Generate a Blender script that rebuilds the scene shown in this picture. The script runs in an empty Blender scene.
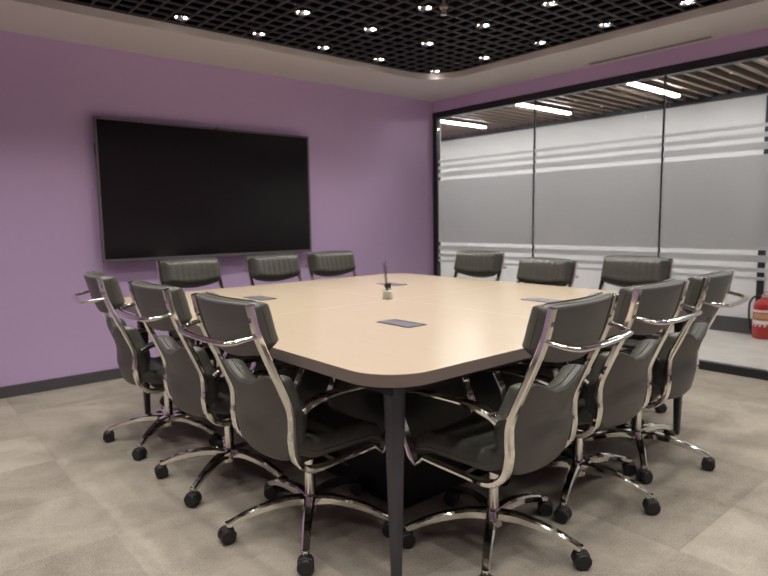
import bpy, bmesh, math, random
from mathutils import Vector, Matrix
random.seed(7)
S = bpy.context.scene
C = S.collection
PI = math.pi

# ------------------------------------------------------------------ camera, world, exposure
cam_data = bpy.data.cameras.new('camera')
cam = bpy.data.objects.new('camera', cam_data); C.objects.link(cam)
cam_data.sensor_fit = 'HORIZONTAL'; cam_data.sensor_width = 36
cam_data.lens = 602.03 * 36 / 768
cam_data.clip_start = .02
R_ = Vector((0.75937722, -0.65050937, -0.01355724)); U_ = Vector((0.08302982, 0.07621735, 0.99362818))
F_ = Vector((0.64533114, 0.75566426, -0.11188939))
cam.matrix_world = Matrix(((R_.x, U_.x, -F_.x, 0), (R_.y, U_.y, -F_.y, 0), (R_.z, U_.z, -F_.z, 1.2044), (0, 0, 0, 1)))
cam_data.dof.use_dof = True; cam_data.dof.focus_distance = 1.95; cam_data.dof.aperture_fstop = 3.5
S.camera = cam

world = bpy.data.worlds.new('world'); S.world = world; world.use_nodes = True
world.node_tree.nodes['Background'].inputs[0].default_value = (.9, .92, 1, 1)
world.node_tree.nodes['Background'].inputs[1].default_value = .02
S.view_settings.view_transform = 'Standard'; S.view_settings.look = 'None'
S.view_settings.gamma = 1; S.view_settings.use_curve_mapping = False
S.view_settings.exposure = 0.47
SPOT_W = 16.0        # each ceiling downlight
LAMP_W = 52.0        # emission strength of the corridor tubes

# ------------------------------------------------------------------ room constants (metres)
XG, YW = 4.944, 4.874          # glass partition plane, purple screen wall plane
XL, YB = -1.3, -1.3            # walls behind the camera
ZC = 2.508                     # soffit height
XC = 6.76                      # far wall of the corridor
ZK = 2.42                      # corridor ceiling

# ------------------------------------------------------------------ materials
def srgb(r, g, b):
    f = lambda c: (c/255/12.92) if c/255 <= .04045 else ((c/255+.055)/1.055)**2.4
    return (f(r), f(g), f(b), 1)
def mat(name, col, rough=.5, metal=0, spec=.5, coat=0, emit=None, es=0):
    m = bpy.data.materials.new(name); m.use_nodes = True
    b = m.node_tree.nodes['Principled BSDF']
    b.inputs['Base Color'].default_value = col; b.inputs['Roughness'].default_value = rough
    b.inputs['Metallic'].default_value = metal; b.inputs['Specular IOR Level'].default_value = spec
    b.inputs['Coat Weight'].default_value = coat
    if emit: b.inputs['Emission Color'].default_value = emit; b.inputs['Emission Strength'].default_value = es
    return m
def nd(m, t, **k):
    n = m.node_tree.nodes.new(t)
    for a, v in k.items(): setattr(n, a, v)
    return n
def noise_bump(m, scale, strength, dist=.002, detail=3, stretch=None):
    L = m.node_tree.links; b = m.node_tree.nodes['Principled BSDF']
    tc = nd(m, 'ShaderNodeTexCoord'); mp = nd(m, 'ShaderNodeMapping'); n = nd(m, 'ShaderNodeTexNoise'); bp = nd(m, 'ShaderNodeBump')
    n.inputs['Scale'].default_value = scale; n.inputs['Detail'].default_value = detail
    if stretch: mp.inputs['Scale'].default_value = stretch
    bp.inputs['Strength'].default_value = strength; bp.inputs['Distance'].default_value = dist
    L.new(tc.outputs['Object'], mp.inputs[0]); L.new(mp.outputs[0], n.inputs['Vector'])
    L.new(n.outputs['Fac'], bp.inputs['Height']); L.new(bp.outputs[0], b.inputs['Normal'])
    return n
def col_noise(m, c1, c2, scale, detail=4, lo=.35, hi=.65, stretch=None):
    L = m.node_tree.links; b = m.node_tree.nodes['Principled BSDF']
    tc = nd(m, 'ShaderNodeTexCoord'); mp = nd(m, 'ShaderNodeMapping'); n = nd(m, 'ShaderNodeTexNoise'); r = nd(m, 'ShaderNodeValToRGB')
    n.inputs['Scale'].default_value = scale; n.inputs['Detail'].default_value = detail
    if stretch: mp.inputs['Scale'].default_value = stretch
    r.color_ramp.elements[0].position = lo; r.color_ramp.elements[1].position = hi
    r.color_ramp.elements[0].color = c1; r.color_ramp.elements[1].color = c2
    L.new(tc.outputs['Object'], mp.inputs[0]); L.new(mp.outputs[0], n.inputs['Vector'])
    L.new(n.outputs['Fac'], r.inputs[0]); L.new(r.outputs[0], b.inputs['Base Color'])

M = {}
M['purple'] = mat('purple wall paint', srgb(206, 178, 220), .6); noise_bump(M['purple'], 90, .08, .001)
M['soffit'] = mat('beige soffit paint', srgb(214, 210, 208), .7)
M['black_ceiling'] = mat('black painted slab', srgb(4, 4, 5), .95)
M['grid'] = mat('black grid ceiling', srgb(78, 76, 82), .45)
M['baseboard'] = mat('charcoal skirting', srgb(84, 82, 86), .45)
M['frame_black'] = mat('black aluminium', srgb(48, 48, 54), .35, .3)
M['joint'] = mat('black silicone joint', srgb(24, 24, 24), .5)
M['corridor_wall'] = mat('white corridor paint', srgb(232, 230, 230), .6)
M['slat'] = mat('grey brown slats', srgb(128, 110, 96), .5)
M['chrome'] = mat('polished chrome', (.86, .84, .79, 1), .08, 1)
M['black_plastic'] = mat('black plastic', srgb(28, 27, 28), .4)
M['wheel'] = mat('caster rubber', srgb(34, 33, 34), .5)
M['leather'] = mat('grey black leather', srgb(73, 72, 67), .38, spec=.55); noise_bump(M['leather'], 55, .35, .004, 5)
M['leather_back'] = mat('grey leather shell', srgb(92, 90, 86), .45, spec=.45); noise_bump(M['leather_back'], 260, .12, .001)
M['leg'] = mat('dark grey powder coat', srgb(74, 74, 80), .35, .35)
M['edge'] = mat('taupe table edge band', srgb(124, 111, 104), .4)
M['under'] = mat('dark table underframe', srgb(30, 28, 28), .6)
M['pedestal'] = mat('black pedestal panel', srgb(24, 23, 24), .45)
M['bezel'] = mat('grey screen bezel', srgb(112, 106, 114), .4, .25)
M['screen'] = mat('switched off screen glass', srgb(26, 23, 26), .2, spec=.5)
M['hatch'] = mat('brushed aluminium hatch', srgb(120, 118, 126), .35, .3)
M['hatch_rim'] = mat('dark hatch rim', srgb(70, 70, 78), .35, .7)
M['trim_white'] = mat('white metal trim', srgb(190, 190, 190), .35, .5)
M['reflector'] = mat('mirror reflector', (.6, .6, .6, 1), .2, 1)
M['can'] = mat('black lamp can', srgb(16, 16, 16), .5)
M['led'] = mat('lit led glint', (1, 1, 1, 1), .4, emit=(1, .93, .84, 1), es=18)
M['tube'] = mat('lit tube lamp', (1, 1, 1, 1), .5, emit=(1, .985, .96, 1), es=LAMP_W)
M['red'] = mat('red enamel', srgb(176, 34, 32), .3, coat=.4)
M['label_white'] = mat('white print', srgb(225, 222, 215), .5)
M['label_tan'] = mat('tan print', srgb(200, 150, 110), .5)
M['rubber'] = mat('black rubber hose', srgb(30, 30, 32), .5)
M['brass'] = mat('sprinkler metal', srgb(190, 182, 172), .4, .4)
M['slot'] = mat('dark air slot', srgb(70, 64, 62), .7)
M['liquid'] = mat('white liquid sparkle', srgb(250, 248, 240), .4)  # bright white puts the sparkle of the glass into the liquid's colour
M['reed'] = mat('dark reed', srgb(30, 24, 26), .7)

# glass: clear architectural glass with mirror-like reflections by angle
def glass_mat(name, tint):
    m = bpy.data.materials.new(name); m.use_nodes = True; nt = m.node_tree; nt.nodes.clear()
    o = nd(m, 'ShaderNodeOutputMaterial'); mx = nd(m, 'ShaderNodeMixShader'); t = nd(m, 'ShaderNodeBsdfTransparent'); g = nd(m, 'ShaderNodeBsdfGlossy'); f = nd(m, 'ShaderNodeFresnel')
    t.inputs[0].default_value = tint; g.inputs['Roughness'].default_value = .01; f.inputs[0].default_value = 1.35
    nt.links.new(f.outputs[0], mx.inputs[0]); nt.links.new(t.outputs[0], mx.inputs[1]); nt.links.new(g.outputs[0], mx.inputs[2]); nt.links.new(mx.outputs[0], o.inputs[0])
    return m
M['glass'] = glass_mat('clear glass', (.95, .96, .96, 1))
M['bottle'] = glass_mat('bottle glass', (.93, .93, .92, 1))
def film_mat():
    m = bpy.data.materials.new('frosted film'); m.use_nodes = True; nt = m.node_tree; nt.nodes.clear()
    o = nd(m, 'ShaderNodeOutputMaterial'); t = nd(m, 'ShaderNodeBsdfTransparent'); d = nd(m, 'ShaderNodeBsdfDiffuse'); tl = nd(m, 'ShaderNodeBsdfTranslucent')
    a = nd(m, 'ShaderNodeMixShader'); b = nd(m, 'ShaderNodeMixShader')
    d.inputs[0].default_value = srgb(208, 208, 210); tl.inputs[0].default_value = (.92, .92, .93, 1)
    t.inputs[0].default_value = (.9, .9, .9, 1)
    a.inputs[0].default_value = .86; b.inputs[0].default_value = .76
    L = nt.links; L.new(d.outputs[0], a.inputs[1]); L.new(tl.outputs[0], a.inputs[2]); L.new(t.outputs[0], b.inputs[1]); L.new(a.outputs[0], b.inputs[2]); L.new(b.outputs[0], o.inputs[0])
    return m
M['film'] = film_mat()

# carpet tiles: half metre squares, each with its own tone and pile direction, worn paths on top
def carpet():
    m = mat('beige carpet tiles', (1, 1, 1, 1), .95, spec=.15); L = m.node_tree.links; b = m.node_tree.nodes['Principled BSDF']
    tc = nd(m, 'ShaderNodeTexCoord'); mp = nd(m, 'ShaderNodeMapping'); mp.inputs['Location'].default_value = (.36, .12, 0)
    L.new(tc.outputs['Object'], mp.inputs[0])
    sc = nd(m, 'ShaderNodeVectorMath', operation='SCALE'); sc.inputs['Scale'].default_value = 2.0; L.new(mp.outputs[0], sc.inputs[0])
    fl = nd(m, 'ShaderNodeVectorMath', operation='FLOOR'); L.new(sc.outputs[0], fl.inputs[0])
    wn = nd(m, 'ShaderNodeTexWhiteNoise'); L.new(fl.outputs[0], wn.inputs['Vector'])
    n1 = nd(m, 'ShaderNodeTexNoise'); n1.inputs['Scale'].default_value = 160; n1.inputs['Detail'].default_value = 3; L.new(mp.outputs[0], n1.inputs['Vector'])
    n2 = nd(m, 'ShaderNodeTexNoise'); n2.inputs['Scale'].default_value = 2.6; n2.inputs['Detail'].default_value = 4; n2.inputs['Distortion'].default_value = 1.2; L.new(mp.outputs[0], n2.inputs['Vector'])
    n3 = nd(m, 'ShaderNodeTexNoise'); n3.inputs['Scale'].default_value = 34; n3.inputs['Detail'].default_value = 4; L.new(mp.outputs[0], n3.inputs['Vector'])
    def ma(op, x, y):
        q = nd(m, 'ShaderNodeMath', operation=op)
        for i, v in enumerate((x, y)):
            if isinstance(v, (int, float)): q.inputs[i].default_value = v
            else: L.new(v, q.inputs[i])
        return q.outputs[0]
    tone = ma('MULTIPLY', ma('SUBTRACT', wn.outputs['Value'], .5), .32)
    fine = ma('MULTIPLY', ma('SUBTRACT', n1.outputs['Fac'], .5), .9)
    wear = ma('MULTIPLY', ma('SUBTRACT', n2.outputs['Fac'], .5), .85)
    mid = ma('MULTIPLY', ma('SUBTRACT', n3.outputs['Fac'], .5), .25)
    # thin dark joint lines
    fr = nd(m, 'ShaderNodeVectorMath', operation='FRACTION'); L.new(sc.outputs[0], fr.inputs[0])
    sx = nd(m, 'ShaderNodeSeparateXYZ'); L.new(fr.outputs[0], sx.inputs[0])
    jx = ma('LESS_THAN', sx.outputs[0], .012); jy = ma('LESS_THAN', sx.outputs[1], .012)
    j = ma('MULTIPLY', ma('MAXIMUM', jx, jy), -.05)
    v = ma('ADD', ma('ADD', ma('ADD', ma('ADD', tone, fine), ma('ADD', wear, mid)), .5), j)
    r = nd(m, 'ShaderNodeValToRGB'); r.color_ramp.elements[0].color = srgb(108, 101, 93); r.color_ramp.elements[1].color = srgb(181, 172, 160)
    r.color_ramp.elements[0].position = 0; r.color_ramp.elements[1].position = 1
    L.new(v, r.inputs[0]); L.new(r.outputs[0], b.inputs['Base Color'])
    bp = nd(m, 'ShaderNodeBump'); bp.inputs['Strength'].default_value = .5; bp.inputs['Distance'].default_value = .003
    L.new(n1.outputs['Fac'], bp.inputs['Height']); L.new(bp.outputs[0], b.inputs['Normal'])
    return m
M['carpet'] = carpet()
M['corridor_floor'] = mat('corridor floor tile', srgb(190, 180, 168), .35); col_noise(M['corridor_floor'], srgb(200, 194, 186), srgb(214, 208, 200), 5)

# table top: pale wood laminate with the fine joints between its four boards
TX0, TX1, TY0, TY1, TZ = 1.088, 3.486, 1.267, 3.890, .75
TCX, TCY = (TX0+TX1)/2, (TY0+TY1)/2
def laminate():
    m = mat('pale beige laminate', (1, 1, 1, 1), .25, spec=.5); L = m.node_tree.links; b = m.node_tree.nodes['Principled BSDF']
    tc = nd(m, 'ShaderNodeTexCoord'); mp = nd(m, 'ShaderNodeMapping'); mp.inputs['Scale'].default_value = (14, 1.1, 1)
    n = nd(m, 'ShaderNodeTexNoise'); n.inputs['Scale'].default_value = 3; n.inputs['Detail'].default_value = 6
    r = nd(m, 'ShaderNodeValToRGB'); r.color_ramp.elements[0].position = .3; r.color_ramp.elements[1].position = .7
    r.color_ramp.elements[0].color = srgb(179, 162, 142); r.color_ramp.elements[1].color = srgb(181, 164, 144)
    L.new(tc.outputs['Object'], mp.inputs[0]); L.new(mp.outputs[0], n.inputs['Vector']); L.new(n.outputs['Fac'], r.inputs[0])
    s = nd(m, 'ShaderNodeSeparateXYZ'); L.new(tc.outputs['Object'], s.inputs[0])
    ds = []
    for i in (0, 1):
        a = nd(m, 'ShaderNodeMath', operation='ABSOLUTE'); L.new(s.outputs[i], a.inputs[0])
        q = nd(m, 'ShaderNodeMath', operation='LESS_THAN'); q.inputs[1].default_value = .0022; L.new(a.outputs[0], q.inputs[0]); ds.append(q)
    mxn = nd(m, 'ShaderNodeMath', operation='MAXIMUM'); L.new(ds[0].outputs[0], mxn.inputs[0]); L.new(ds[1].outputs[0], mxn.inputs[1])
    mix = nd(m, 'ShaderNodeMix', data_type='RGBA'); L.new(mxn.outputs[0], mix.inputs['Factor']); L.new(r.outputs[0], mix.inputs['A']); mix.inputs['B'].default_value = srgb(208, 192, 174)
    L.new(mix.outputs['Result'], b.inputs['Base Color'])
    return m
M['laminate'] = laminate()

# ------------------------------------------------------------------ mesh helpers
def link(name, bm, m, parent=None, loc=(0, 0, 0), smooth=None, kind=None):
    bmesh.ops.recalc_face_normals(bm, faces=bm.faces)
    me = bpy.data.meshes.new(name); bm.to_mesh(me); bm.free()
    o = bpy.data.objects.new(name, me); C.objects.link(o)
    for q in (m if isinstance(m, (list, tuple)) else [m]): me.materials.append(M[q])
    if smooth is not None:
        me.shade_smooth(); me.set_sharp_from_angle(angle=math.radians(smooth))
    o.parent = parent; o.location = loc
    if kind: o['kind'] = kind
    return o
def box(bm, x0, x1, y0, y1, z0, z1, bev=0, seg=2):
    r = bmesh.ops.create_cube(bm, size=1)
    for v in r['verts']: v.co = Vector(((x0+x1)/2+v.co.x*(x1-x0), (y0+y1)/2+v.co.y*(y1-y0), (z0+z1)/2+v.co.z*(z1-z0)))
    if bev:
        es = list({e for v in r['verts'] for e in v.link_edges})
        bmesh.ops.bevel(bm, geom=es, offset=bev, segments=seg, affect='EDGES', profile=.5)
def B(*boxes, bev=0):
    bm = bmesh.new()
    for b in boxes: box(bm, *b, bev=bev)
    return bm
def lathe(bm, prof, cx=0, cy=0, n=24, axis='z', off=(0, 0, 0), cap=True):
    rings = []
    for r, z in prof:
        ring = []
        for k in range(n):
            a = 2*PI*k/n; c, s = r*math.cos(a), r*math.sin(a)
            if axis == 'z': p = (cx+c, cy+s, z)
            elif axis == 'x': p = (off[0]+z, off[1]+c, off[2]+s)
            else: p = (off[0]+c, off[1]+z, off[2]+s)
            ring.append(bm.verts.new(p))
        rings.append(ring)
    for a, b in zip(rings, rings[1:]):
        for k in range(n): bm.faces.new((a[k], a[(k+1) % n], b[(k+1) % n], b[k]))
    if cap: bm.faces.new(rings[0]); bm.faces.new(rings[-1])
def catmull(P, sub=6):
    P = [Vector(p) for p in P]; out = []
    Q = [P[0]*2-P[1]] + P + [P[-1]*2-P[-2]]
    for i in range(1, len(Q)-2):
        for k in range(sub):
            t = k/sub; a, b, c, d = Q[i-1:i+3]
            out.append(.5*((2*b)+(c-a)*t+(2*a-5*b+4*c-d)*t*t+(3*b-a-3*c+d)*t**3))
    out.append(P[-1]); return out
def sweep(bm, pts, w, t, side=None, cham=.25, n=None):
    """sweep a chamfered rectangle (w along the side vector, t across) or a round tube (n sides) along pts"""
    pts = [Vector(p) for p in pts]; N = len(pts); rings = []
    prev = None
    for i, p in enumerate(pts):
        T = (pts[min(i+1, N-1)]-pts[max(i-1, 0)]).normalized()
        if side is not None: s = Vector(side); s = (s-T*s.dot(T)).normalized()
        else:
            s = prev-T*prev.dot(T) if prev is not None else (Vector((0, 0, 1)) if abs(T.z) < .9 else Vector((1, 0, 0))); s = (s-T*s.dot(T)).normalized()
        prev = s; u = T.cross(s)
        ww = w[i] if isinstance(w, (list, tuple)) else w; tt = t[i] if isinstance(t, (list, tuple)) else t
        if n: sh = [(math.cos(2*PI*k/n)*ww/2, math.sin(2*PI*k/n)*tt/2) for k in range(n)]
        else:
            c = min(ww, tt)*cham; a, b = ww/2, tt/2
            sh = [(a-c, b), (-a+c, b), (-a, b-c), (-a, -b+c), (-a+c, -b), (a-c, -b), (a, -b+c), (a, b-c)]
        rings.append([bm.verts.new(p+s*x+u*y) for x, y in sh])
    m_ = len(rings[0])
    for a, b in zip(rings, rings[1:]):
        for k in range(m_): bm.faces.new((a[k], a[(k+1) % m_], b[(k+1) % m_], b[k]))
    bm.faces.new(rings[0]); bm.faces.new(rings[-1])
def slab(outline, z0, z1, bev=0):
    bm = bmesh.new(); lo = [bm.verts.new((x, y, z0)) for x, y in outline]; hi = [bm.verts.new((x, y, z1)) for x, y in outline]
    n = len(lo); bm.faces.new(lo); bm.faces.new(hi)
    for k in range(n): bm.faces.new((lo[k], lo[(k+1) % n], hi[(k+1) % n], hi[k]))
    return bm
def rrect(x0, x1, y0, y1, r, n=10):
    out = []
    for cx, cy, a0 in ((x1-r, y1-r, 0), (x0+r, y1-r, 90), (x0+r, y0+r, 180), (x1-r, y0+r, 270)):
        for k in range(n+1):
            a = math.radians(a0+90*k/n); out.append((cx+r*math.cos(a), cy+r*math.sin(a)))
    return out
def thing(name, label, cat, loc=(0, 0, 0), rz=0, group=None):
    o = bpy.data.objects.new(name, None); C.objects.link(o); o.empty_display_size = .1
    o.location = loc; o.rotation_euler = (0, 0, rz); o['label'] = label; o['category'] = cat
    if group: o['group'] = group
    return o
def dup(root, loc, rz, label):
    r = root.copy(); C.objects.link(r); r.location = loc; r.rotation_euler = (0, 0, rz); r['label'] = label
    def kids(src, dst):
        for ch in list(src.children):
            c = ch.copy(); C.objects.link(c); c.parent = dst; kids(ch, c)
    kids(root, r)
    return r
def struct(name, bm, m, smooth=None): return link(name, bm, m, smooth=smooth, kind='structure')

# ------------------------------------------------------------------ the room
T = .12
struct('floor', B((XL-T, XG, YB-T, YW+T, -.1, 0)), 'carpet')
struct('wall_back', B((XL-T, XG+.06, YW, YW+T, 0, 2.54)), 'purple')
struct('wall_left', B((XL-T, XL, YB, YW, 0, 2.54)), 'purple')
struct('wall_front', B((XL-T, XG+.06, YB-T, YB, 0, 2.54)), 'purple')
struct('wall_right', B((XG-.03, XG+.06, YB, YW, 2.383, 2.54)), 'purple')
struct('baseboard_back', B((XL, XG-.03, YW-.014, YW, 0, .082)), 'baseboard')
struct('baseboard_left', B((XL, XL+.014, YB+.014, YW-.014, 0, .082)), 'baseboard')
struct('baseboard_front', B((XL, XG-.05, YB, YB+.014, 0, .082)), 'baseboard')
# plaster soffit with a round-cornered opening
def soffit():
    bm = bmesh.new()
    hx0, hx1, hy0, hy1 = -.62, 4.29, -.62, 4.20
    inner = rrect(hx0, hx1, hy0, hy1, .40, 12)
    corner = [(XG-.03, YW), (XL, YW), (XL, YB), (XG-.03, YB)]
    m_ = 13
    def ring(z): return [bm.verts.new((x, y, z)) for x, y in inner], [bm.verts.new((x, y, z)) for x, y in corner]
    for z in (ZC, ZC+.055):
        pass
    iL, oL = ring(ZC); iU, oU = ring(ZC+.055)
    for I, O in ((iL, oL), (iU, oU)):
        for c in range(4):
            for k in range(12): bm.faces.new((I[c*m_+k], I[c*m_+k+1], O[c]))
            bm.faces.new((I[c*m_+12], I[((c+1) % 4)*m_], O[(c+1) % 4], O[c]))
    n = len(iL)
    for k in range(n): bm.faces.new((iL[k], iL[(k+1) % n], iU[(k+1) % n], iU[k]))
    for k in range(4): bm.faces.new((oL[k], oL[(k+1) % 4], oU[(k+1) % 4], oU[k]))
    return bm
sf = struct('ceiling', soffit(), 'soffit', smooth=35)
struct('ceiling', B((XL-T, XG+.06, YB-T, YW+T, 3.2, 3.3), (XL-T, XG+.06, YW, YW+T, 2.54, 3.2), (XL-T, XG+.06, YB-T, YB, 2.54, 3.2), (XL-T, XL, YB, YW, 2.54, 3.2), (XG-.03, XG+.06, YB, YW, 2.54, 3.2)), 'black_ceiling')
# open cell grid: thin blades crossing both ways above the opening
GZ0, GZ1, GP = 2.566, 2.580, .1155
bm = bmesh.new()
x = -.66
while x < 4.38: box(bm, x-.0042, x+.0042, -.70, 4.28, GZ0, GZ1); x += GP
y = -.66
while y < 4.28: box(bm, -.70, 4.38, y-.0042, y+.0042, GZ0+.0005, GZ1-.0005); y += GP
struct('ceiling', bm, 'grid')
# ------------------------------------------------------------------ glass partition
struct('trim_1', B((XG-.036, XG+.03, YB, YW, 2.318, 2.383)), 'frame_black')
struct('trim_2', B((XG-.03, XG+.03, YB, YW, 0, .066)), 'frame_black')
struct('trim_3', B((XG-.03, XG+.03, YW-.055, YW, 0.066, 2.318)), 'frame_black')
ys = [YW-.055, 3.534, 2.296, 1.058, -.18, YB]
bands = [(1.832, 1.859), (1.760, 1.795), (1.674, 1.726), (.950, 1.638), (.862, .912), (.787, .820), (.729, .752)]
FY0 = .85   # the frosted film runs over every pane
for i in range(5):
    y1, y0 = ys[i], ys[i+1]
    g = struct('window_%d' % (i+1), B((XG-.005, XG+.005, y0+.004, y1-.004, 0.066, 2.318)), 'glass')
    link('frosted_film', B(*[(XG-.0075, XG-.0055, y0+.004, y1-.004, a, b) for a, b in bands]), 'film', g, kind='stuff')['kind'] = 'structure'
    if i < 4: link('joint_strip', B((XG-.009, XG+.009, y0-.006, y0+.006, 0.066, 2.318)), 'joint', g)
# ------------------------------------------------------------------ corridor beyond the glass
CY0, CY1 = -1.6, 8.2
struct('floor_corridor', B((XG+.03, XC+T, CY0, CY1, -.1, .0)), 'corridor_floor')
struct('wall_corridor', B((XC, XC+T, CY0, CY1, 0, 2.9)), 'corridor_wall')
struct('wall_corridor_far', B((XG+.03, XC, CY1, CY1+T, 0, 2.9)), 'corridor_wall')
struct('wall_corridor_near', B((XG+.03, XC, CY0-T, CY0, 0, 2.9)), 'corridor_wall')
struct('wall_corridor_side', B((XG+.06, XG+.10, YW+.001, CY1, 0, 2.9)), 'corridor_wall')
struct('baseboard_corridor', B((XC-.014, XC, CY0, CY1, 0, .16)), 'baseboard')
struct('trim_4', B((XC-.016, XC, 2.075, 2.14, .16, 2.36)), 'frame_black')
struct('trim_5', B((XC-.05, XC, CY0, CY1, 2.375, 2.47)), 'frame_black')
struct('ceiling_corridor', B((XG+.03, XC, CY0, CY1, 2.8, 2.9)), 'black_ceiling')
bm = bmesh.new(); y = CY0+.05
while y < CY1: box(bm, XG+.07, XC-.05, y-.018, y+.018, ZK, ZK+.08); y += .135
struct('ceiling_corridor', bm, 'slat')

LAB = ['nearest the purple wall, cut by the left edge of the glass', 'second from the purple wall, behind the first glass joint', 'third from the purple wall, behind the second glass joint', 'near the camera end of the corridor']
first = None
for i, (yl, vis) in enumerate([(5.20, 1), (3.96, 1), (2.75, 1)]):
    lab = 'lit linear corridor lamp, ' + LAB[i]
    if first is None:
        first = thing('linear_lamp', lab, 'lamp', (5.67, yl, ZK-.028), 0, 'linear lamps on the corridor ceiling')
        link('housing', B((-.535, .535, -.034, .034, -.003, .028), bev=.003), 'black_plastic', first)
        link('diffuser', slab(rrect(-.53, .53, -.026, .026, .025, 8), -.016, -.003), 'tube', first)
    else: dup(first, (5.67, yl, ZK-.028), 0, lab)
for i, (yl, lab) in enumerate([(1.51, 'off to the right of the glass view, nearer the camera'), (.27, 'at the camera end of the corridor')]):
    dup(first, (5.67, yl, ZK-.028), 0, 'lit linear corridor lamp, ' + lab)
dup(first, (5.67, 6.44, ZK-.028), 0, 'lit white linear corridor ceiling lamp, hidden beyond the purple wall')

# ------------------------------------------------------------------ downlights in the black grid
def downlight():
    t = thing('ceiling_downlight', '', 'downlight', (0, 0, GZ0), 0, 'round downlights set in the black grid ceiling')
    bm = bmesh.new(); lathe(bm, [(.052, .06), (.052, -.002), (.058, -.003), (.058, -.006), (.047, -.006)], n=24, cap=False); link('trim_ring', bm, 'can', t, smooth=40)
    bm = bmesh.new(); lathe(bm, [(.047, -.006), (.045, .004), (.038, .018), (.024, .030)], n=24, cap=False); link('reflector', bm, 'reflector', t, smooth=60)
    bm = bmesh.new(); lathe(bm, [(.0525, .062), (.0525, .031), (.022, .031)], n=24, cap=False); link('can', bm, 'can', t, smooth=40)
    for k in range(3):
        a = math.radians(20+120*k); bm = bmesh.new()
        bmesh.ops.create_uvsphere(bm, u_segments=12, v_segments=8, radius=.0075)
        for v in bm.verts: v.co += Vector((.033*math.cos(a), .033*math.sin(a), .006))
        link('led_glint', bm, 'led', t, smooth=80)  # glowing beads stand in for the lamp's glints mirrored in the reflector
    return t
LX = [-.03, .545, 1.12, 1.70, 2.275, 2.84, 3.41, 4.085]
LY = [-.03, .545, 1.16, 1.775, 2.335, 2.885, 3.44, 4.02]
VIS = {(3, 7): 'leftmost of all, at the top edge of the photo', (4, 7): 'row along the screen wall, above the middle of the screen', (5, 7): 'row along the screen wall, above the right end of the screen',
 (6, 7): 'row along the screen wall, just right of the screen', (7, 7): 'in the rounded far corner of the grid', (4, 6): 'second row from the screen wall, leftmost',
 (5, 6): 'second row from the screen wall, second from left', (6, 6): 'second row from the screen wall, third from left', (7, 6): 'nearest to the far corner one on the glass side',
 (5, 5): 'immediately left of the sprinkler', (6, 5): 'third row from the screen wall, right of the sprinkler', (7, 5): 'along the glass side, third from the rounded corner',
 (6, 4): 'at the top edge, right of the sprinkler', (7, 4): 'along the glass side, above the left end of the air slot', (7, 3): 'nearest the top right corner of the photo'}
proto = None
LX = [v*1.0074 for v in LX]; LY = [v*1.0074 for v in LY]
for i, lx in enumerate(LX):
    for j, ly in enumerate(LY):
        L_ = bpy.data.lights.new('downlight_beam', 'SPOT'); L_.energy = SPOT_W; L_.color = (1, .962, .885)
        L_.spot_size = math.radians(105); L_.spot_blend = .9; L_.shadow_soft_size = .03
        lo = bpy.data.objects.new('downlight_beam', L_); C.objects.link(lo); lo.location = (lx, ly, GZ0-.02)
        lab = 'lit ceiling downlight, ' + VIS.get((i, j), '')
        if (i, j) not in VIS: continue
        if proto is None: proto = downlight(); proto.location = (lx, ly, GZ0); proto['label'] = lab
        else: dup(proto, (lx, ly, GZ0), 0, lab)

sp = thing('fire_sprinkler', 'small metal sprinkler head hanging below the black grid ceiling', 'sprinkler', (2.905, 2.78, 2.515)); sp.scale = (1.25, 1.25, 1.25)
bm = bmesh.new(); lathe(bm, [(.009, .12), (.009, .03), (.022, .028), (.022, .018), (.012, .016), (.012, .0)], n=16); link('body', bm, 'brass', sp, smooth=40)
bm = bmesh.new(); lathe(bm, [(.016, -.012), (.016, -.016)], n=16); box(bm, -.013, -.010, -.003, .003, -.014, .004); box(bm, .010, .013, -.003, .003, -.014, .004); link('deflector', bm, 'brass', sp, smooth=40)

av = thing('air_slot', 'long narrow dark air slot in the beige soffit above the glass wall', 'vent', (4.815, 2.40, ZC))
link('slot_frame', B((-.038, -.030, -.50, .50, -.004, .004), (.030, .038, -.50, .50, -.004, .004), (-.030, .030, -.50, -.494, -.004, .004), (-.030, .030, .494, .50, -.004, .004), (-.002, .002, -.494, .494, -.003, .004)), 'soffit', av)
link('slot_opening', B((-.030, .030, -.494, .494, -.0015, .002)), 'slot', av)

# ------------------------------------------------------------------ the big screen
tv = thing('wall_screen', 'large black switched-off flat screen with a grey bezel on the purple wall', 'screen', (2.266, YW, .915))
hw = .936
link('bezel', B((-hw, hw, -.075, -.052, 0, .022), (-hw, hw, -.075, -.052, 1.058, 1.075), (-hw, -hw+.017, -.075, -.052, .022, 1.058), (hw-.017, hw, -.075, -.052, .022, 1.058), bev=.002), 'bezel', tv)
link('screen_panel', B((-hw+.016, hw-.016, -.068, -.055, .021, 1.06)), 'screen', tv)
link('rear_housing', B((-hw+.02, hw-.02, -.0545, -.02, .03, 1.04), bev=.004), 'black_plastic', tv)
link('wall_bracket', B((-.4, .4, -.021, 0, .3, .8)), 'black_plastic', tv)
bm = bmesh.new(); lathe(bm, [(.010, -.012), (.010, 0)], axis='y', off=(.02, -.074, 1.066), n=16); link('camera_lens', bm, 'black_plastic', tv, smooth=40)
link('side_button', B((-hw-.006, -hw, -.07, -.058, .80, .88)), 'black_plastic', tv)

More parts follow.
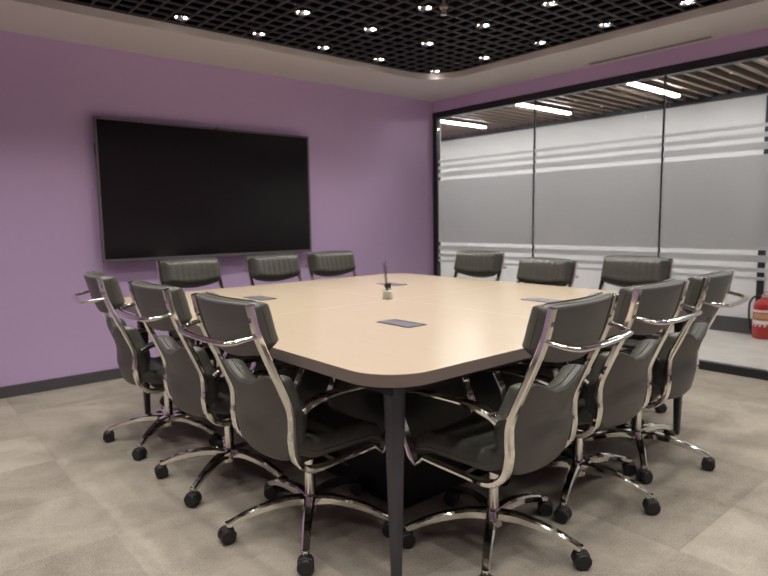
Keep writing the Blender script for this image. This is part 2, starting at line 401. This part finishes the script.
# ------------------------------------------------------------------ the table
tb = thing('meeting_table', 'large pale beige square meeting table with rounded corners in the middle of the room', 'table', (TCX, TCY, 0))
a, b = (TX1-TX0)/2, (TY1-TY0)/2
link('tabletop', slab(rrect(-a, a, -b, b, .175, 14), .7475, TZ), 'laminate', tb)
link('edge_band', slab(rrect(-a, a, -b, b, .175, 14), .710, .7475), 'edge', tb, smooth=30)
link('underframe', B((-a+.16, a-.16, -b+.12, -b+.17, .655, .706), (-a+.16, a-.16, b-.17, b-.12, .655, .706), (-a+.12, -a+.17, -b+.12, b-.12, .655, .706), (a-.17, a-.12, -b+.12, b-.12, .655, .706)), 'under', tb)
for sx in (-1, 1):
    for sy in (-1, 1):
        bm = bmesh.new(); rings = []
        for z, r in ((0, .0135), (.012, .015), (.66, .029), (.706, .029)):
            rings.append([bm.verts.new((sx*(a-.155)+px, sy*(b-.145)+py, z)) for px, py in rrect(-r, r, -r, r, r*.45, 4)])
        for q0, q1 in zip(rings, rings[1:]):
            for k in range(len(q0)): bm.faces.new((q0[k], q0[(k+1) % len(q0)], q1[(k+1) % len(q0)], q1[k]))
        bm.faces.new(rings[0]); bm.faces.new(rings[-1])
        link('leg', bm, 'leg', tb, smooth=30)
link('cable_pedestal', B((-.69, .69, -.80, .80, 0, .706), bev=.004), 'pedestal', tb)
HL = ['nearest the camera in the near quarter of the tabletop', 'in the far left quarter, beside the second chair on the left', 'on the right quarter, near the chairs by the glass', 'in the far quarter, behind the reed diffuser']
hp = None
for k, (sx, sy) in enumerate(((-1, -1), (-1, 1), (1, -1), (1, 1))):
    loc = (TCX+sx*.527, TCY+sy*.63, TZ); lab = 'grey metal table hatch, ' + HL[k]
    if hp is None:
        hp = thing('cable_hatch', lab, 'cable hatch', loc, 0, 'cable hatches in the tabletop')
        link('hatch_rim', B((-.055, .055, -.108, .108, 0, .0015)), 'hatch_rim', hp)
        link('hatch_lid', B((-.050, .036, -.103, .103, .0015, .0035), bev=.0006), 'hatch', hp)
        link('brush_strip', B((.038, .052, -.100, .100, .0015, .003)), 'black_plastic', hp)
    else: dup(hp, loc, 0, lab)

# reed diffuser
rd = thing('reed_diffuser', 'small clear glass reed diffuser bottle with black cap and thin sticks on the table', 'diffuser', (2.262, 2.615, TZ), .5)
bm = B((-.026, .026, -.026, .026, .001, .060), bev=.006); lathe(bm, [(.011, .0595), (.011, .070)], n=16); link('bottle', bm, 'bottle', rd, smooth=40)
link('liquid_sparkle', B((-.021, .021, -.021, .021, .006, .050), bev=.004), 'liquid', rd, smooth=40)
bm = bmesh.new(); lathe(bm, [(.017, .066), (.019, .068), (.019, .092), (.016, .095)], n=20); link('cap', bm, 'black_plastic', rd, smooth=40)
for k in range(4):
    an = k*1.7; bm = bmesh.new()
    tip = Vector((-.022+.010*math.cos(an), .012+.009*math.sin(an), .205+.006*k))
    sweep(bm, [Vector((0.003*math.cos(an), .003*math.sin(an), .012)), tip], .0028, .0028, n=8); link('reed', bm, 'reed', rd)

# fire extinguisher in the corridor
fe = thing('fire_extinguisher', 'red fire extinguisher standing on the corridor floor behind the glass', 'fire extinguisher', (6.62, 2.02, 0))
fe.scale = (1.12, 1.12, 1.12)
bm = bmesh.new(); lathe(bm, [(.066, 0), (.080, .006), (.082, .02), (.082, .27), (.076, .305), (.055, .332), (.028, .346), (.022, .36)], n=32); link('cylinder', bm, 'red', fe, smooth=35)
bm = bmesh.new(); lathe(bm, [(.0825, .13), (.0825, .165)], n=32, cap=False); lathe(bm, [(.0825, .235), (.0825, .255)], n=32, cap=False); link('white_print_bands', bm, 'label_white', fe, smooth=35)
bm = bmesh.new()
for k in range(5):
    an = math.radians(180+(-50+25*k)); cx, cy = .083*math.cos(an), .083*math.sin(an)
    lathe(bm, [(.008, .112), (.008, .126)], cx=cx*.97, cy=cy*.97, n=8)
link('print_pictograms', bm, 'label_white', fe)
bm = bmesh.new(); lathe(bm, [(.083, .178), (.083, .225)], n=32, cap=False); bmesh.ops.delete(bm, geom=[v for v in bm.verts if v.co.x > -.045 or abs(v.co.y) > .06], context='VERTS'); link('emblem_print', bm, 'label_tan', fe)
bm = B((-.016, .016, -.03, .022, .358, .385), bev=.003); link('valve', bm, 'brass', fe, smooth=40)
bm = bmesh.new(); sweep(bm, [(0, .0, .385), (0, .02, .402), (0, -.05, .418), (0, -.085, .412)], .02, .006, side=(1, 0, 0)); sweep(bm, [(0, .01, .382), (0, -.05, .385), (0, -.085, .372)], .018, .006, side=(1, 0, 0)); link('lever', bm, 'red', fe)
bm = bmesh.new(); sweep(bm, catmull([(0, .02, .370), (-.01, .07, .365), (-.015, .108, .31), (-.015, .112, .2), (-.01, .100, .10)]), .018, .018, n=12); link('hose', bm, 'rubber', fe, smooth=60)
bm = bmesh.new(); lathe(bm, [(.010, .06), (.013, .10)], cx=-.01, cy=.099, n=12); link('nozzle', bm, 'rubber', fe, smooth=40)

# ------------------------------------------------------------------ the office chair (faces +Y, origin on the floor under its column)
def smoothstep(t): t = max(0, min(1, t)); return t*t*(3-2*t)
def interp(tab, z):
    if z <= tab[0][0]: return tab[0][1]
    for (a, fa), (b, fb) in zip(tab, tab[1:]):
        if z <= b: return fa+(fb-fa)*(z-a)/(b-a)
    return tab[-1][1]
FRAME_U = [(.34, -.16), (.38, -.188), (.46, -.205), (.54, -.203), (.58, -.213), (.637, -.235), (.816, -.312), (.942, -.345)]

def cushion(a, lo, hi, place, tf, tb, nx=44, nz=26, ef=.03, eb=.012, rib=None, pipe=.0042):
    """padded cushion: x in [-a, a], height between lo(x), hi(x); place(x, z, depth) puts a point; tf / tb = front / rear padding"""
    bm = bmesh.new(); front = []; back = []
    def sp_(k, n): s = -1+2*k/n; return math.sin(s*PI/2)*.72+s*.28
    for i in range(nx+1):
        s = sp_(i, nx); x = a*s; l, h = lo(x), hi(x); cf = []; cb = []
        for j in range(nz+1):
            t = sp_(j, nz); z = (l+h)/2+(h-l)/2*t
            e = min((1-abs(s))*a, (1-abs(t))*(h-l)/2)
            pf = math.sqrt(max(0, 1-(1-min(e/ef, 1))**2)); pb = math.sqrt(max(0, 1-(1-min(e/eb, 1))**2))
            d = tf*pf*(1+.12*(1-s*s)*(1-t*t))
            if rib: d -= rib(x, z)*pf
            cf.append(bm.verts.new(place(x, z, d)))
            edge = i in (0, nx) or j in (0, nz)
            cb.append(cf[-1] if edge else bm.verts.new(place(x, z, -tb*pb)))
        front.append(cf); back.append(cb)
    for G in (front, back):
        for i in range(nx):
            for j in range(nz):
                bm.faces.new((G[i][j], G[i+1][j], G[i+1][j+1], G[i][j+1])).material_index = 0 if G is front else 1
    # perimeter for the piping
    per = [(sp_(i, nx), -1) for i in range(nx+1)] + [(1, sp_(j, nz)) for j in range(1, nz+1)] + [(sp_(i, nx), 1) for i in range(nx-1, -1, -1)] + [(-1, sp_(j, nz)) for j in range(nz-1, 0, -1)]
    def pip(k, dd):
        q = bmesh.new(); P = []
        for s, t in per:
            x = a*s*k; l, h = lo(a*s), hi(a*s); z = (l+h)/2+(h-l)/2*t*k; P.append(Vector(place(x, z, dd)))
        P2 = [P[0]]
        for v in P[1:]:
            if (v-P2[-1]).length > .004: P2.append(v)
        P2.append(P2[0]); sweep(q, P2, pipe, pipe, n=8)
        return q
    return bm, pip

def round_end(x, a, r): # 0 at the very end, 1 inside by r
    t = min(max((a-abs(x))/r, 0), 1); return math.sqrt(1-(1-t)**2)

def make_chair(label):
    t = thing('office_chair', label, 'chair', (0, 0, 0), 0, 'leather conference chairs around the table')
    # headrest
    a = .209
    HZ = lambda x: .948-.003*(x/a)**2-.028*(1-round_end(x, a, .028))
    LZ = lambda x: .745+.036*(abs(x)/a)**2+.034*(1-round_end(x, a, .035))
    def pl(x, z, d):
        return (x, interp(FRAME_U, z)+.006+d+.042*(x/a)**2-.034, z+.18*d)
    rib = lambda x, z: .003*(.5+.5*math.cos(2*PI*x/.045))*(1 if abs(x) < .15 else max(0, 1-(abs(x)-.15)/.03))
    bm, pip = cushion(a, LZ, HZ, pl, .082, .010, nx=88, rib=rib, ef=.048)
    hr = link('headrest', bm, ['leather', 'leather_back'], t, smooth=60)
    link('piping', pip(1.0, .002), 'leather', hr, smooth=60); link('piping', pip(.985, .030), 'leather', hr, smooth=60)
    # lower back
    a = .2
    HB = lambda x: .640+.048*smoothstep((abs(x)-.02)/.155)-.036*(1-round_end(x, a, .04))
    LB = lambda x: .352+.02*(x/a)**2+.075*(1-round_end(x, a, .07))
    def pb(x, z, d):
        lumb = .018*math.exp(-((z-.50)/.07)**2)
        return (x, interp(FRAME_U, z)+.004+d+.040*(x/a)**2-.036+(lumb if d > .01 else 0), z+.10*d)
    rib2 = lambda x, z: .0035*(.5+.5*math.cos(2*PI*x/.045))*(1 if abs(x) < .14 else max(0, 1-(abs(x)-.14)/.03))
    bm, pip = cushion(a, LB, HB, pb, .070, .010, nx=64, nz=34, ef=.035, rib=rib2)
    br = link('backrest', bm, ['leather', 'leather_back'], t, smooth=60)
    link('piping', pip(1.0, .003), 'leather', br, smooth=60); link('piping', pip(.98, .028), 'leather', br, smooth=60)
    # seat
    a = .2
    def se(x, y, d):
        r = .05*smoothstep((y-.14)/.10)
        return (x, y, .372+d-r*.6-.008*math.cos(x/a*PI/2)+.012*(x/a)**2+.03*smoothstep((-.08-y)/.10))
    FY = lambda x: .245-.012*(x/a)**2-.05*(1-round_end(x, a, .05))
    RY = lambda x: -.185+.03*(1-round_end(x, a, .05))
    crease = lambda x, y: .006*(.5+.5*math.cos(2*PI*(y+.19)/.085))*(1 if y < .02 else max(0, 1-(y-.02)/.05))
    bm, pip = cushion(a, RY, FY, se, .058, .022, nx=40, nz=48, ef=.04, eb=.03, rib=crease)
    st = link('seat', bm, ['leather', 'leather_back'], t, smooth=60)
    link('piping', pip(1.0, .004), 'leather', st, smooth=60)
    # side frames, arms
    for s in (-1, 1):
        X = s*.2125; XA = X+s*.008
        bm = bmesh.new()
        up = [(X, -.345, .942), (X, -.315, .820), (X, -.236, .637), (X, -.206, .560), (X, -.202, .50), (X, -.204, .45), (X, -.190, .385), (X, -.150, .345), (X, -.10, .334), (X, -.02, .337), (X, .08, .343), (X, .155, .349)]
        P = catmull(up, 5); n_ = len(P)
        w = [.029 if p.z > .62 else .029+.006*smoothstep((.62-p.z)/.2) for p in P]
        w = [q*(1-.25*smoothstep((p.y+.12)/.15)) for q, p in zip(w, P)]
        tt = [.024-.010*smoothstep((p.y+.14)/.08) for p in P]
        sweep(bm, P, w, tt, side=(1, 0, 0), cham=.22)
        sf_ = link('side_frame', bm, 'chrome', t, smooth=34)
        for z0 in (.45,):
            bm = bmesh.new(); lathe(bm, [(.006, 0), (.006, .0016)], axis='x', off=(X+s*.0135 if s > 0 else X-.0151, interp(FRAME_U, z0), z0), n=12); link('screw', bm, 'chrome', sf_, smooth=40)
        bm = bmesh.new()
        arm = [(X, .150, .350), (X, .192, .314), (X, .212, .345), (X, .262, .46), (XA, .294, .530), (XA, .283, .555), (XA, .245, .576), (XA, .12, .594), (XA, -.04, .594), (XA, -.13, .577), (XA+s*.004, -.176, .558)]
        P = [Vector(p) for p in arm[:4]] + catmull(arm[3:], 5)[1:]
        def aw(p, i):
            if i <= 1: return .026, .012
            if p.z < .54 and p.y > .2: return .042, .020-.008*smoothstep((p.z-.35)/.2)
            return .036+.012*smoothstep((.24-p.y)/.1), .014+.010*smoothstep((.04-p.y)/.18)
        w = [aw(p, i)[0] for i, p in enumerate(P)]; tt = [aw(p, i)[1] for i, p in enumerate(P)]
        sweep(bm, P, w, tt, side=(1, 0, 0), cham=.3)
        link('armrest', bm, 'chrome', t, smooth=34)
    # loop handle behind the headrest
    bm = bmesh.new()
    hp_ = [(-.2125, -.312, .842), (-.212, -.345, .836), (-.205, -.385, .828), (-.178, -.415, .823), (-.10, -.424, .820), (0, -.426, .819), (.10, -.424, .820), (.178, -.415, .823), (.205, -.385, .828), (.212, -.345, .836), (.2125, -.312, .842)]
    sweep(bm, catmull(hp_, 6), .018, .026, n=14); link('rear_handle', bm, 'chrome', t, smooth=60)
    # mechanism, column
    bm = B((-.09, .09, -.10, .10, .322, .352), bev=.006); box(bm, -.055, .055, -.075, .085, .292, .326, bev=.008); box(bm, -.205, .205, -.02, .02, .33, .344); link('tilt_mechanism', bm, 'black_plastic', t, smooth=40)
    bm = bmesh.new(); sweep(bm, [(.05, .02, .308), (.16, .03, .308), (.2, .035, .302)], .008, .008, n=8); link('lift_lever', bm, 'black_plastic', t, smooth=50)
    bm = bmesh.new(); lathe(bm, [(.0215, .135), (.0215, .285), (.015, .287), (.015, .30)], n=24); link('gas_column', bm, 'chrome', t, smooth=40)
    bm = bmesh.new(); lathe(bm, [(.022, .062), (.034, .070), (.036, .118), (.030, .132), (.024, .138)], n=30); link('base_hub', bm, 'chrome', t, smooth=40)
    for k in range(5):
        an = 2*PI*k/5+math.radians(BASE_A); d = Vector((math.cos(an), math.sin(an), 0)); sd = Vector((-d.y, d.x, 0))
        P = catmull([d*.02+Vector((0, 0, .112)), d*.09+Vector((0, 0, .119)), d*.17+Vector((0, 0, .112)), d*.25+Vector((0, 0, .094)), d*.325+Vector((0, 0, .066))], 4)
        n_ = len(P); bm = bmesh.new()
        sweep(bm, P, [.046-.020*i/(n_-1) for i in range(n_)], [.042-.018*i/(n_-1) for i in range(n_)], side=sd, cham=.2)
        lathe(bm, [(.010, .050), (.012, .080)], cx=d.x*.320, cy=d.y*.320, n=14)
        ar = link('base_arm', bm, 'chrome', t, smooth=34)
        # twin-wheel caster, trailing a little
        bm = bmesh.new(); c = Vector((0, 0, 0)); ra = an
        wd = Vector((math.cos(ra), math.sin(ra), 0))   # wheel axle
        def wheel(o0, o1):
            prof = [(.006, o0), (.025, o0), (.0295, o0+.003*(1 if o1 > o0 else -1)), (.0295, o1-.004*(1 if o1 > o0 else -1)), (.0255, o1), (.006, o1)]
            rings = []
            q = Vector((-wd.y, wd.x, 0))
            for r, o in prof: rings.append([bm.verts.new(c+wd*o+q*(r*math.cos(2*PI*m/20))+Vector((0, 0, .0297+r*math.sin(2*PI*m/20)))) for m in range(20)])
            for r0, r1 in zip(rings, rings[1:]):
                for m in range(20): bm.faces.new((r0[m], r0[(m+1) % 20], r1[(m+1) % 20], r1[m]))
            bm.faces.new(rings[0]); bm.faces.new(rings[-1])
        wheel(.003, .027); wheel(-.003, -.027)
        # hood between the wheels and stem
        sweep(bm, [c+Vector((-wd.y, wd.x, 0))*-.024+Vector((0, 0, .030)), c+Vector((-wd.y, wd.x, 0))*-.020+Vector((0, 0, .052)), c+Vector((-wd.y, wd.x, 0))*.002+Vector((0, 0, .060)), c+Vector((-wd.y, wd.x, 0))*.02+Vector((0, 0, .052))], .034, .008, side=wd)
        sweep(bm, [c-Vector((-wd.y, wd.x, 0))*.004+Vector((0, 0, .03)), c-Vector((-wd.y, wd.x, 0))*.004+Vector((0, 0, .064))], .010, .010, n=10)
        link('caster', bm, 'wheel', ar, loc=d*.326, smooth=40)['axle'] = an
    return t
BASE_A = 0
D = math.radians
# (hub x, hub y, facing: rotation about z, where one base arm points, label)
CH = [
 (1.69, 1.37, 5, -1, 'dark leather chrome office chair at the near table corner, right of the near leg'),
 (2.32, 1.405, 1.5, -14, 'dark leather chrome office chair, middle of the three seen from behind on the right'),
 (2.875, 1.415, 7, -3, 'dark leather chrome office chair seen from behind, closest to the red fire extinguisher'),
 (1.25, 1.93, -90, 17, 'dark leather chrome office chair at the near table corner, left of the near leg'),
 (1.235, 2.60, -90, -1, 'dark leather chrome office chair, middle of the three along the left table edge'),
 (1.215, 3.31, -97, 6, 'dark leather chrome office chair seen edge-on, leftmost, against the purple wall'),
 (1.735, 3.84, 180, 20, 'dark leather chrome office chair below the left half of the big screen'),
 (2.385, 3.79, 180, 50, 'dark leather chrome office chair below the right half of the big screen'),
 (2.92, 3.79, 178, 30, 'dark leather chrome office chair by the lower right corner of the big screen'),
 (3.35, 3.12, 92, 10, 'dark leather chrome office chair in front of the first glass pane'),
 (3.30, 2.475, 90, 0, 'dark leather chrome office chair below the first dark joint in the glass wall'),
 (3.42, 1.885, 90, 25, 'dark leather chrome office chair below the second dark joint in the glass wall'),
]
root = None
for x, y, rz, ba, lab in CH:
    if root is None: root = c = make_chair(lab)
    else: c = dup(root, (x, y, 0), 0, lab)
    c.location = (x, y, 0); c.rotation_euler = (0, 0, math.radians(rz))
    if 'first dark joint' in lab:      # this seat is let down a little on its column
        for k in c.children:
            if not k.name.startswith(('base', 'gas')): k.location.z = -.028
    for k in c.children:       # the star base swivels on its own
        if k.name.startswith('base_arm'):
            k.rotation_euler = (0, 0, math.radians(ba-rz))
            for q in k.children: q.rotation_euler = (0, 0, math.radians(49-ba)-q['axle']+random.uniform(-.7, .7))
